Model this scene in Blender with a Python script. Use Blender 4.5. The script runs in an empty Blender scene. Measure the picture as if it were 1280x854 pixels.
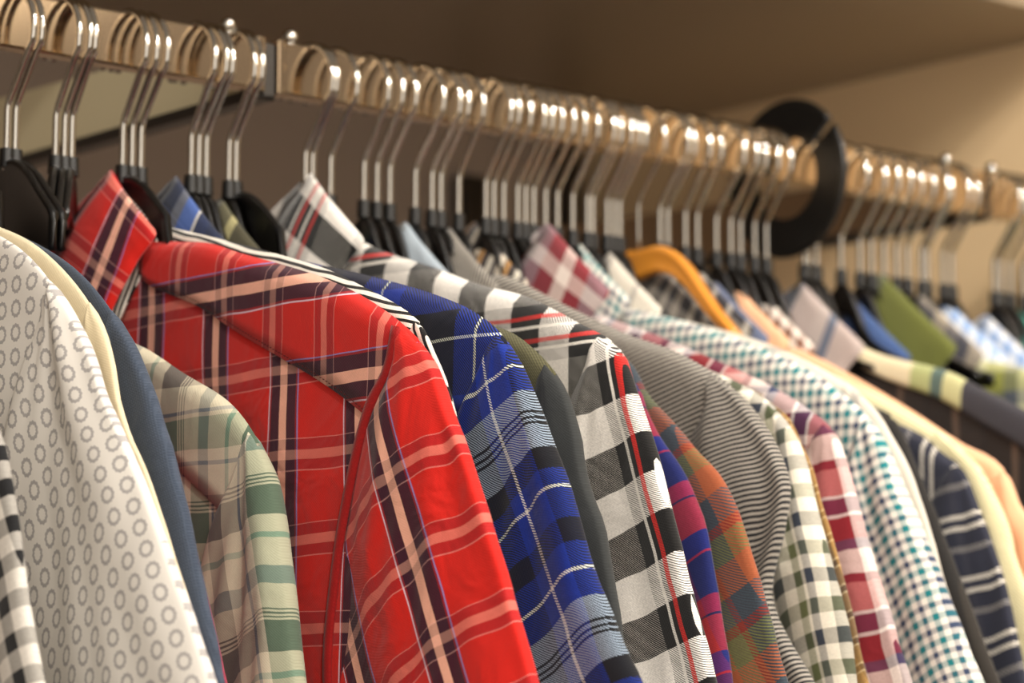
import bpy, bmesh, math, random
from mathutils import Vector, noise, Matrix
random.seed(7)
C = bpy.context.scene.collection
SC = bpy.context.scene

# ---------------------------------------------------------------- camera, world, lights, exposure
cd = bpy.data.cameras.new('camera'); cam = bpy.data.objects.new('camera', cd); C.objects.link(cam)
cam.location = (1.2770, -0.9043, 1.4567)
cam.rotation_euler = (math.radians(90 + 7.375), 0, math.radians(49.7))
cd.sensor_width = 36; cd.lens = 36 * 3500 / 1280
cd.clip_start = .05
cd.dof.use_dof = True; cd.dof.focus_distance = 1.33; cd.dof.aperture_fstop = 6.3
SC.camera = cam
SC.view_settings.view_transform = 'Standard'; SC.view_settings.look = 'None'
SC.view_settings.gamma = 1; SC.view_settings.use_curve_mapping = False
SC.view_settings.exposure = 0.20
w = bpy.data.worlds.new('shop_light'); SC.world = w; w.use_nodes = True
bg = w.node_tree.nodes['Background']; bg.inputs[0].default_value = (.90, .76, .62, 1); bg.inputs[1].default_value = .31

def spot(loc, aim, power, size=55, rad=.045, col=(1, .94, .86)):
    l = bpy.data.lights.new('ceiling_spot', 'SPOT'); o = bpy.data.objects.new('ceiling_spot', l); C.objects.link(o)
    o.location = loc; o.rotation_euler = (Vector(aim) - Vector(loc)).to_track_quat('-Z', 'Y').to_euler()
    l.energy = power; l.spot_size = math.radians(size); l.spot_blend = .6; l.shadow_soft_size = rad; l.color = col
spot((1.15, .10, 2.75), (.15, .25, 1.6), 42)
spot((1.55, -.75, 2.75), (.15, -.1, 1.6), 46)
spot((1.30, .95, 2.75), (.1, .45, 1.6), 44)
spot((2.30, .35, 2.75), (0, .3, 1.6), 30)
spot((1.5, -.3, 2.7), (.05, .75, 1.85), 46, size=40, rad=.25)  # extra spot, added to brighten the right wall
la = bpy.data.lights.new('added_bounce_fill', 'AREA'); la.shape = 'RECTANGLE'; la.size = 2.4; la.size_y = 4; la.energy = 60; la.color = (1, .88, .72)  # unseen area lamp, added so floor bounce lifts the shelf underside
lo = bpy.data.objects.new('added_bounce_fill', la); C.objects.link(lo); lo.location = (2.9, 0, 2.9)
lb = bpy.data.lights.new('added_front_fill', 'AREA'); lb.shape = 'RECTANGLE'; lb.size = 3.4; lb.size_y = 2.6; lb.energy = 48; lb.color = (1, .93, .84)  # unseen fill lamp, added to reach the back wall under the shelf
lo = bpy.data.objects.new('added_front_fill', lb); C.objects.link(lo); lo.location = (3.2, -2.0, 1.7)
lo.rotation_euler = (Vector((-.3, .4, 1.8)) - lo.location).to_track_quat('-Z', 'Y').to_euler()

# ---------------------------------------------------------------- helpers
def lin(c):
    return tuple(((v / 255) / 12.92 if v / 255 <= .04045 else ((v / 255 + .055) / 1.055) ** 2.4) for v in c) + (1,)

def tag(o, label=None, cat=None, group=None, kind=None):
    for k, v in (('label', label), ('category', cat), ('group', group), ('kind', kind)):
        if v: o[k] = v
    return o

def empty(name, loc, label, cat, group=None, rz=0):
    o = bpy.data.objects.new(name, None); C.objects.link(o); o.location = loc; o.rotation_euler = (0, 0, rz)
    o.empty_display_size = .02
    return tag(o, label, cat, group)

def mesh_obj(name, verts, faces, mat, parent=None, uvs=None, smooth=True, mods=(), seams=None):
    me = bpy.data.meshes.new(name); me.from_pydata(verts, [], faces); me.update()
    if uvs is not None:
        lay = me.uv_layers.new(name='UVMap')
        for p in me.polygons:
            for li in p.loop_indices: lay.data[li].uv = uvs[me.loops[li].vertex_index]
    if smooth: me.polygons.foreach_set('use_smooth', [True] * len(me.polygons))
    me.materials.append(mat)
    o = bpy.data.objects.new(name, me); C.objects.link(o)
    if parent: o.parent = parent
    return o

def bm_obj(name, bm, mat, parent=None, smooth=False, bevel=0):
    if bevel: bmesh.ops.bevel(bm, geom=bm.edges[:], offset=bevel, segments=2, affect='EDGES', profile=.5)
    bmesh.ops.recalc_face_normals(bm, faces=bm.faces[:])
    me = bpy.data.meshes.new(name); bm.to_mesh(me); bm.free()
    if smooth: me.polygons.foreach_set('use_smooth', [True] * len(me.polygons))
    me.materials.append(mat)
    o = bpy.data.objects.new(name, me); C.objects.link(o)
    if parent: o.parent = parent
    return o

def box_bm(x0, x1, y0, y1, z0, z1, bm=None):
    bm = bm or bmesh.new()
    v = [bm.verts.new((x, y, z)) for x in (x0, x1) for y in (y0, y1) for z in (z0, z1)]
    for f in ((0, 1, 3, 2), (4, 6, 7, 5), (0, 4, 5, 1), (2, 3, 7, 6), (0, 2, 6, 4), (1, 5, 7, 3)): bm.faces.new([v[i] for i in f])
    return bm

def tube(pts, r, n=12, round_ends=True):
    """verts, faces of a tube along pts (list of Vector); r may be a list"""
    pts = [Vector(p) for p in pts]; rs = r if isinstance(r, list) else [r] * len(pts)
    V, Fc = [], []
    up = Vector((0, 1, 0))
    for i, p in enumerate(pts):
        t = (pts[min(i + 1, len(pts) - 1)] - pts[max(i - 1, 0)]).normalized()
        a = up.cross(t)
        if a.length < 1e-3: a = Vector((1, 0, 0)).cross(t)
        a.normalize(); b = t.cross(a)
        for k in range(n):
            an = 2 * math.pi * k / n
            V.append(tuple(p + rs[i] * (math.cos(an) * a + math.sin(an) * b)))
    for i in range(len(pts) - 1):
        for k in range(n):
            Fc.append((i * n + k, i * n + (k + 1) % n, (i + 1) * n + (k + 1) % n, (i + 1) * n + k))
    Fc.append(tuple(range(n))[::-1]); Fc.append(tuple((len(pts) - 1) * n + k for k in range(n)))
    return V, Fc

def catmull(P, n):
    P = [Vector(p) for p in P]; out = []
    Q = [2 * P[0] - P[1]] + P + [2 * P[-1] - P[-2]]
    for i in range(len(P) - 1):
        a, b, c, d = Q[i:i + 4]
        for k in range(n):
            t = k / n
            out.append(.5 * ((2 * b) + (c - a) * t + (2 * a - 5 * b + 4 * c - d) * t * t + (3 * b - a - 3 * c + d) * t ** 3))
    out.append(P[-1]); return out

def resample(P, n):
    L = [0]
    for a, b in zip(P, P[1:]): L.append(L[-1] + (b - a).length)
    out = []; j = 0
    for i in range(n):
        t = L[-1] * i / (n - 1)
        while j < len(L) - 2 and L[j + 1] < t: j += 1
        k = (t - L[j]) / max(L[j + 1] - L[j], 1e-9)
        out.append(P[j].lerp(P[j + 1], min(max(k, 0), 1)))
    return out, L[-1]

def interp(tab, x):
    if x <= tab[0][0]: return tab[0][1]
    for (a, b), (c, d) in zip(tab, tab[1:]):
        if x <= c: return b + (d - b) * (x - a) / (c - a)
    return tab[-1][1]

# ---------------------------------------------------------------- materials
def new_mat(name):
    m = bpy.data.materials.new(name); m.use_nodes = True
    nt = m.node_tree; return m, nt, nt.nodes['Principled BSDF']
def N(nt, t, **kw):
    n = nt.nodes.new(t)
    for k, v in kw.items(): setattr(n, k, v)
    return n
def M(nt, op, a, b=None, c=None):
    n = N(nt, 'ShaderNodeMath', operation=op)
    for i, v in enumerate((a, b, c)):
        if v is None: continue
        if isinstance(v, (int, float)): n.inputs[i].default_value = v
        else: nt.links.new(v, n.inputs[i])
    return n.outputs[0]
def bump(nt, bs, h, strength, dist):
    b = N(nt, 'ShaderNodeBump'); b.inputs['Strength'].default_value = strength; b.inputs['Distance'].default_value = dist
    nt.links.new(h, b.inputs['Height']); nt.links.new(b.outputs[0], bs.inputs['Normal'])

def plain(name, col, rough=.5, metal=0., noise_amt=0., noise_scale=20., coat=0., bump_amt=0.):
    m, nt, bs = new_mat(name); c = lin(col)
    bs.inputs['Base Color'].default_value = c; bs.inputs['Roughness'].default_value = rough; bs.inputs['Metallic'].default_value = metal
    if coat: bs.inputs['Coat Weight'].default_value = coat; bs.inputs['Coat Roughness'].default_value = .1
    if noise_amt or bump_amt:
        tc = N(nt, 'ShaderNodeTexCoord'); nz = N(nt, 'ShaderNodeTexNoise'); nz.inputs['Scale'].default_value = noise_scale; nz.inputs['Detail'].default_value = 4
        nt.links.new(tc.outputs['Object'], nz.inputs['Vector'])
        if noise_amt:
            mx = N(nt, 'ShaderNodeMix', data_type='RGBA'); mx.inputs[6].default_value = tuple(v * (1 - noise_amt) for v in c[:3]) + (1,)
            mx.inputs[7].default_value = tuple(min(1, v * (1 + noise_amt)) for v in c[:3]) + (1,)
            nt.links.new(nz.outputs[0], mx.inputs[0]); nt.links.new(mx.outputs[2], bs.inputs['Base Color'])
        if bump_amt: bump(nt, bs, nz.outputs[0], bump_amt, .001)
    return m

def ramp(nt, fac, stripes):
    """stripes: list of (width, colour) -> constant ramp; returns socket and the period"""
    tot = sum(s[0] for s in stripes); r = N(nt, 'ShaderNodeValToRGB'); cr = r.color_ramp; cr.interpolation = 'CONSTANT'
    pos = 0
    for i, (wd, col, *al) in enumerate(stripes):
        if i == 0: e = cr.elements[0]; e.position = 0
        elif i == 1: e = cr.elements[1]; e.position = pos / tot
        else: e = cr.elements.new(pos / tot)
        e.color = lin(col)[:3] + ((al[0],) if al else (1,)); pos += wd
    if len(stripes) == 1: cr.elements[1].color = lin(stripes[0][1])
    f = M(nt, 'FRACT', M(nt, 'DIVIDE', fac, tot / 1000.))
    nt.links.new(f, r.inputs[0]); return r.outputs[0]

def fabric(name, warp, weft=None, mix=.5, twill=0, off=(0, 0), rough=.85, weave=1400, sheen=.15, skew=0., grain=.12, crease=3.2):
    """woven cloth: warp stripes across u, weft stripes across v (widths in mm), yarns mixed evenly or as a twill"""
    m, nt, bs = new_mat(name)
    uv = N(nt, 'ShaderNodeUVMap'); uv.uv_map = 'UVMap'; sp = N(nt, 'ShaderNodeSeparateXYZ'); nt.links.new(uv.outputs[0], sp.inputs[0])
    nz = N(nt, 'ShaderNodeTexNoise'); nz.inputs['Scale'].default_value = 14; nz.inputs['Detail'].default_value = 2
    nt.links.new(uv.outputs[0], nz.inputs['Vector'])
    wob = M(nt, 'MULTIPLY', M(nt, 'SUBTRACT', nz.outputs[0], .5), .006)
    u = M(nt, 'ADD', M(nt, 'ADD', sp.outputs[0], 5 + off[0] / 1000.), wob); v = M(nt, 'ADD', M(nt, 'ADD', sp.outputs[1], 5 + off[1] / 1000.), wob)
    if skew: u = M(nt, 'ADD', u, M(nt, 'MULTIPLY', v, skew))
    cu = ramp(nt, u, warp)
    if weft:
        cv = ramp(nt, v, weft); ca = cv.node.outputs[1]; mx = N(nt, 'ShaderNodeMix', data_type='RGBA')
        if len(weft[0]) > 2: nt.links.new(ca, mx.inputs[0])      # a weft that only shows where its stripes run
        elif twill:
            t = M(nt, 'FRACT', M(nt, 'MULTIPLY', M(nt, 'ADD', u, v), twill))
            th = M(nt, 'MULTIPLY', cu.node.outputs[1], mix)      # yarns that lie on top of the weft keep a low threshold
            nt.links.new(M(nt, 'LESS_THAN', t, th), mx.inputs[0])
        else: mx.inputs[0].default_value = mix
        nt.links.new(cu, mx.inputs[6]); nt.links.new(cv, mx.inputs[7]); col = mx.outputs[2]
    else: col = cu
    # yarn grain
    g = N(nt, 'ShaderNodeTexNoise'); g.inputs['Scale'].default_value = 900; g.inputs['Detail'].default_value = 2
    nt.links.new(uv.outputs[0], g.inputs['Vector'])
    hs = N(nt, 'ShaderNodeHueSaturation'); nt.links.new(col, hs.inputs['Color'])
    nt.links.new(M(nt, 'ADD', M(nt, 'MULTIPLY', M(nt, 'SUBTRACT', g.outputs[0], .5), grain * 4), 1), hs.inputs['Value'])
    nt.links.new(hs.outputs[0], bs.inputs['Base Color'])
    bs.inputs['Roughness'].default_value = rough; bs.inputs['Sheen Weight'].default_value = sheen; bs.inputs['Specular IOR Level'].default_value = .25
    # weave relief and soft creases
    wv = M(nt, 'MULTIPLY', M(nt, 'SINE', M(nt, 'MULTIPLY', u, weave * 3)), M(nt, 'SINE', M(nt, 'MULTIPLY', v, weave * 3)))
    cr = N(nt, 'ShaderNodeTexNoise'); cr.inputs['Scale'].default_value = 22; cr.inputs['Detail'].default_value = 3; cr.inputs['Distortion'].default_value = .6
    nt.links.new(uv.outputs[0], cr.inputs['Vector'])
    bump(nt, bs, M(nt, 'ADD', M(nt, 'MULTIPLY', wv, .05), M(nt, 'MULTIPLY', cr.outputs[0], crease)), .55, .0016)
    return m

def ring_print(name, base, ink):
    m, nt, bs = new_mat(name)
    uv = N(nt, 'ShaderNodeUVMap'); uv.uv_map = 'UVMap'; sp = N(nt, 'ShaderNodeSeparateXYZ'); nt.links.new(uv.outputs[0], sp.inputs[0])
    v = M(nt, 'ADD', sp.outputs[1], 5); u = M(nt, 'ADD', sp.outputs[0], 5)
    fu = M(nt, 'SUBTRACT', M(nt, 'FRACT', M(nt, 'DIVIDE', u, .0125)), .5); fv = M(nt, 'SUBTRACT', M(nt, 'FRACT', M(nt, 'DIVIDE', v, .0115)), .5)
    x = M(nt, 'MULTIPLY', fu, 12.5); y = M(nt, 'MULTIPLY', fv, 11.5)
    r = M(nt, 'SQRT', M(nt, 'ADD', M(nt, 'MULTIPLY', x, x), M(nt, 'MULTIPLY', y, y)))
    ang = M(nt, 'ARCTAN2', y, x)
    rr = M(nt, 'ADD', r, M(nt, 'MULTIPLY', M(nt, 'SINE', M(nt, 'MULTIPLY', ang, 11)), .25))
    d = M(nt, 'ABSOLUTE', M(nt, 'SUBTRACT', rr, 3.45))
    k = M(nt, 'MULTIPLY', M(nt, 'LESS_THAN', d, .85), .62)
    mx = N(nt, 'ShaderNodeMix', data_type='RGBA'); mx.inputs[6].default_value = lin(base); mx.inputs[7].default_value = lin(ink)
    nt.links.new(k, mx.inputs[0]); nt.links.new(mx.outputs[2], bs.inputs['Base Color'])
    bs.inputs['Roughness'].default_value = .9
    cr = N(nt, 'ShaderNodeTexNoise'); cr.inputs['Scale'].default_value = 16; nt.links.new(uv.outputs[0], cr.inputs['Vector'])
    bump(nt, bs, cr.outputs[0], .5, .003)
    return m

chrome = plain('polished chrome', (190, 185, 176), rough=.09, metal=1)
rail_chrome = plain('brushed rail chrome', (200, 176, 146), rough=.11, metal=1)
black_plastic = plain('glossy black plastic', (7, 6, 6), rough=.3, coat=.0)
ring_plastic = plain('satin black plastic', (4, 4, 4), rough=.42)
wood = plain('honey varnished wood', (214, 140, 50), rough=.35, noise_amt=.12, noise_scale=30, coat=.3)
cream_reflection = plain('chrome with cream reflection', (214, 202, 166), rough=.35)  # bright reflection on the left chrome bracket arm, put in as base colour
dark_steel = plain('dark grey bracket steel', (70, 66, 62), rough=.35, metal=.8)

# ---------------------------------------------------------------- the setting
RZ0, RZ1 = 1.800, 1.830        # underside and top of the hanging rail
def struct(name, bm, m): return tag(bm_obj(name, bm, m), kind='structure')
wall_m = plain('warm cream laminate', (238, 208, 164), rough=.55, noise_amt=.05, noise_scale=3)
back_m = plain('brown grey back panel', (182, 164, 150), rough=.5, noise_amt=.04, noise_scale=3)
shelf_m = plain('taupe shelf laminate', (156, 140, 118), rough=.34, noise_amt=.03, noise_scale=2)
floor_m = plain('brown shop floor', (96, 76, 58), rough=.5, noise_amt=.15, noise_scale=5)
struct('floor', box_bm(-.6, 4.5, -3.5, 3.5, -.05, 0), floor_m)
struct('wall_back', box_bm(-.62, -.58, -2.2, .79, 0, 2.6), back_m)
struct('wall_right', box_bm(-.62, .60, .75, .79, 0, 2.6), wall_m)
sh = bm_obj('shelf', box_bm(-.58, .005, -2.2, .75, 1.958, 1.982), shelf_m, bevel=.001)
tag(sh, 'long taupe shelf board running above the clothes rail', 'shelf')

def stud(parent, y):
    bm = bmesh.new(); bmesh.ops.create_uvsphere(bm, u_segments=20, v_segments=12, radius=.0046, matrix=Matrix.Translation((0, y, RZ1 + .0052)))
    bmesh.ops.create_cone(bm, cap_ends=True, segments=16, radius1=.0052, radius2=.003, depth=.003, matrix=Matrix.Translation((0, y, RZ1 + .001)))
    bm_obj('stud', bm, chrome, parent, smooth=True)
def rail(y0, y1, label, studs):
    r = empty('hanging_rail', (0, 0, 0), label, 'clothes rail', 'chrome rail sections')
    bm_obj('bar', box_bm(-.006, .006, y0, y1, RZ0, RZ1), rail_chrome, r, bevel=.0012)
    for e in (y0, y1):
        s = .004 if e == y0 else -.004
        bm_obj('end_cap', box_bm(-.0066, .0066, min(e, e + s) - .0006, max(e, e + s) + .0006, RZ0 - .0008, RZ1 + .0008), rail_chrome, r, bevel=.0008)
    for s in studs: stud(r, s)
rail(-1.2, -.010, 'flat chrome rail section nearest the camera, left of the bracket joint', (-.031,))
rail(0, .611, 'long flat chrome rail section in the middle, carrying the black size ring', (.012, .578))
rail(.619, .735, 'short flat chrome rail section at the far right end by the wall', (.627,))
def bracket(y, label, finish):
    b = empty('rail_bracket', (0, y, 0), label, 'bracket')
    bm = bmesh.new(); pts = [(-.009, RZ0 + .003), (-.009, RZ1 - .003), (-.06, RZ1 - .002), (-.16, RZ1 + .012), (-.56, RZ1 + .022), (-.56, RZ0 + .003)]
    a = [bm.verts.new((x, -.003, z)) for x, z in pts]; c = [bm.verts.new((x, .003, z)) for x, z in pts]
    bm.faces.new(a); bm.faces.new(c[::-1])
    for i in range(6): bm.faces.new((a[i], c[i], c[(i + 1) % 6], a[(i + 1) % 6]))
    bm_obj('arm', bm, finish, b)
    bm_obj('lower_flange', box_bm(-.56, .002, -.006, .006, RZ0 - .004, RZ0 + .003), dark_steel, b, bevel=.0008)
    bm_obj('joint_block', box_bm(-.009, .0045, -.0038, .0038, RZ0 - .003, RZ1 - .002), dark_steel, b, bevel=.0006)
    bm_obj('wall_plate', box_bm(-.58, -.56, -.014, .014, RZ0 - .06, RZ1 + .08), dark_steel, b, bevel=.001)
bracket(-.005, 'chrome bracket arm, cream reflection painted on, dark lower edge, behind the left rail joint', cream_reflection)
bracket(.615, 'chrome bracket arm at the far right rail joint reaching back to the wall', rail_chrome)
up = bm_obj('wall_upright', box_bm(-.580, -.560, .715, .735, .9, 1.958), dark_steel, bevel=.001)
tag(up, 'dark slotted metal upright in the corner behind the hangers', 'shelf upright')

# black size divider ring clipped over the rail
def divider():
    R, r, th = .051, .0275, .0016; cy, cz = .4185, 1.8025; n = 96
    bm = bmesh.new(); A = []
    a0 = math.radians(38); half = .0022
    for k in range(n + 1):
        an = a0 + .06 + (2 * math.pi - .12) * k / n
        for rad in (r, R):
            A.append([bm.verts.new((rad * math.cos(an), cy + s * th, cz + rad * math.sin(an))) for s in (-1, 1)])
    for k in range(n):
        i0, o0, i1, o1 = A[2 * k], A[2 * k + 1], A[2 * k + 2], A[2 * k + 3]
        bm.faces.new((i0[0], o0[0], o1[0], i1[0])); bm.faces.new((i0[1], i1[1], o1[1], o0[1]))
        bm.faces.new((o0[0], o0[1], o1[1], o1[0])); bm.faces.new((i0[0], i1[0], i1[1], i0[1]))
    for k in (0, n):
        i, o = A[2 * k], A[2 * k + 1]; bm.faces.new((i[0], i[1], o[1], o[0]))
    d = empty('size_divider', (0, 0, 0), 'black plastic ring with a slit clipped over the rail between the hooks', 'size divider')
    bm_obj('disc', bm, ring_plastic, d, bevel=0)
    V, Fc = tube([(R * math.cos(a0 + .06 + (2 * math.pi - .12) * k / 80), cy, cz + R * math.sin(a0 + .06 + (2 * math.pi - .12) * k / 80)) for k in range(81)], .0024, 8)
    mesh_obj('rim', V, Fc, ring_plastic, d)
divider()

# ---------------------------------------------------------------- hangers
ARM = [(0, 1.741), (.012, 1.739), (.025, 1.732), (.04, 1.719), (.06, 1.702), (.08, 1.686), (.12, 1.667), (.17, 1.645), (.205, 1.628), (.225, 1.610)]
ARM_LOW = [(0, 1.739), (.008, 1.732), (.015, 1.718), (.024, 1.700), (.04, 1.688), (.07, 1.674), (.10, 1.662), (.14, 1.646), (.20, 1.62)]
ARM_WOOD = [(0, 1.740), (.018, 1.741), (.034, 1.735), (.048, 1.723), (.062, 1.706), (.078, 1.689), (.10, 1.670), (.15, 1.64)]
def make_arm(name, ridge, mat, thick, parent, depth0=.055, prof=ARM, lim=None):
    """one moulded hanger shoulder: curved, tapering to both tips, with a bead along the top edge"""
    top = []
    pr = [(s, z) for s, z in ridge] if ridge else None
    for p in catmull([(s, 0, z) for s, z in prof], 4):
        z = p.z
        if pr and p.x > .045: z = min(z, interp(pr, p.x))
        top.append((p.x, z))
    if pr:
        lim = lim or ridge[-1][0] - .085
    if lim: top = [t for t in top if t[0] < lim]
    full = [(-s, z) for s, z in reversed(top[1:])] + top
    L = full[-1][0]; V, Fc = [], []; h = thick / 2
    for s, z in full:
        d = depth0 * (1 - .72 * min(1, abs(s) / L) ** .8) * (.75 + .25 * min(1, abs(s) / .05))
        bead = min(h * 1.25, .0042)
        sec = [(0, 0), (bead, -.0015), (bead, -.004), (h * .7, -.0065), (h * .6, -d + .003), (h * .9, -d + .001), (0, -d), (-h * .9, -d + .001), (-h * .6, -d + .003), (-h * .7, -.0065), (-bead, -.004), (-bead, -.0015)]
        for yy, dz in sec: V.append((s, yy, z + dz))
    n = 12
    for i in range(len(full) - 1):
        for k in range(n): Fc.append((i * n + k, (i + 1) * n + k, (i + 1) * n + (k + 1) % n, i * n + (k + 1) % n))
    Fc.append(tuple(range(n))); Fc.append(tuple((len(full) - 1) * n + k for k in range(n))[::-1])
    return mesh_obj(name, V, Fc, mat, parent)

def hook_pts():
    r = .0240; cz = RZ1 + .0018 - r; P = []
    P += [(0, 0, 1.735), (0, 0, 1.752), (0, 0, 1.768)]
    P += [(.0022, 0, 1.7735), (.0195, 0, 1.7965)]
    for k in range(-18, 196, 9):
        a = math.radians(k); P.append((r * 1.04 * math.cos(a), 0, cz + r * math.sin(a)))
    return [Vector(p) for p in P]
HK = hook_pts()
def make_hanger(y, label, group=None, ridge=None, wooden=False, rz=0., swivel=0., low=False, lim=None):
    h = empty('wooden_hanger' if wooden else 'clothes_hanger', (0, y, 0), label, 'clothes hanger', group)
    V, Fc = tube(HK, .0019 if not wooden else .0012, 10); hk = mesh_obj('hook', V, Fc, chrome, h); hk.rotation_euler.z = rz
    if wooden:
        make_arm('arm', None, wood, .011, h, depth0=.026, prof=ARM_WOOD, lim=.088)
    else:
        a = make_arm('arm', ridge, black_plastic, .0034, h, prof=ARM_LOW if low else ARM, depth0=.030 if low else (.075 if lim == .058 else .045), lim=lim)
        a.rotation_euler.z = swivel
        bm = bmesh.new(); bmesh.ops.create_cone(bm, cap_ends=True, segments=20, radius1=.0042, radius2=.0038, depth=.010, matrix=Matrix.Translation((0, 0, 1.7415)))
        bm_obj('hub', bm, black_plastic, h, smooth=False)
    return h
def copy_tree(o):
    c = o.copy(); C.objects.link(c)
    for ch in list(o.children):
        d = ch.copy(); C.objects.link(d); d.parent = c
    return c

# ---------------------------------------------------------------- shirts
def tip_of(ridge):
    for (a, b), (c, d) in zip(ridge, ridge[1:]):
        if a > .14 and (d - b) / max(c - a, 1e-4) < -.95: return a, b
    return ridge[-2]

COLLAR = dict(  # (s, y, z) relative to the hanger neck: from the far front edge round the back to the near front point
 fold=[(-.045, -.010, 1.668), (-.054, -.002, 1.700), (-.048, .002, 1.722), (-.025, .003, 1.735), (0, .0, 1.743), (-.012, -.010, 1.724), (-.024, -.017, 1.703), (-.034, -.021, 1.680), (-.040, -.023, 1.660)],
 edge=[(-.080, -.012, 1.650), (-.092, -.004, 1.672), (-.078, .004, 1.690), (-.030, .005, 1.705), (.046, -.002, 1.704), (.040, -.008, 1.688), (.031, -.013, 1.671), (.022, -.017, 1.655), (-.004, -.020, 1.640)],
 foot=[(-.030, -.009, 1.650), (-.040, -.001, 1.682), (-.036, .001, 1.700), (-.020, .002, 1.710), (-.002, .001, 1.712), (-.014, -.009, 1.700), (-.022, -.014, 1.684), (-.030, -.018, 1.664), (-.034, -.020, 1.650)])

def make_collar(parent, y0, mat, dx=0, dz=0, sc=1., ys=1.0):
    cols = []
    for key in ('foot', 'fold', 'edge'):
        P = catmull([((s - (1.15 * -y * (1 - ys) if y < 0 and s > -.043 else 0)) * sc + dx, y0 - .007 + y * ys, 1.70 + (z - 1.70) * sc + dz) for s, y, z in COLLAR[key]], 5); cols.append(P)
    n = len(cols[0]); V, UV, Fc = [], [], []; seq = []
    m1, m2 = 4, 8
    for i in range(n):
        f, d, e = cols[0][i], cols[1][i], cols[2][i]
        row = [f.lerp(d, k / m1) for k in range(m1)]
        L = (e - d).length
        for k in range(m2 + 1):
            t = k / m2; p = d.lerp(e, t)
            p = p + Vector((0, -.0035 * math.sin(math.pi * t) , .0015 * math.sin(math.pi * t)))
            row.append(p)
        seq.append(row)
    acc = 0
    for i, row in enumerate(seq):
        if i: acc += (cols[1][i] - cols[1][i - 1]).length
        d = 0
        for j, p in enumerate(row):
            if j: d += (p - row[j - 1]).length
            V.append(tuple(p)); UV.append((d + .3, acc))
    W = m1 + m2 + 1
    for i in range(n - 1):
        for j in range(W - 1): Fc.append((i * W + j, i * W + j + 1, (i + 1) * W + j + 1, (i + 1) * W + j))
    o = mesh_obj('collar', V, Fc, mat, parent, UV)
    md = o.modifiers.new('thick', 'SOLIDIFY'); md.thickness = .0014; md.offset = 0
    return o

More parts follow.
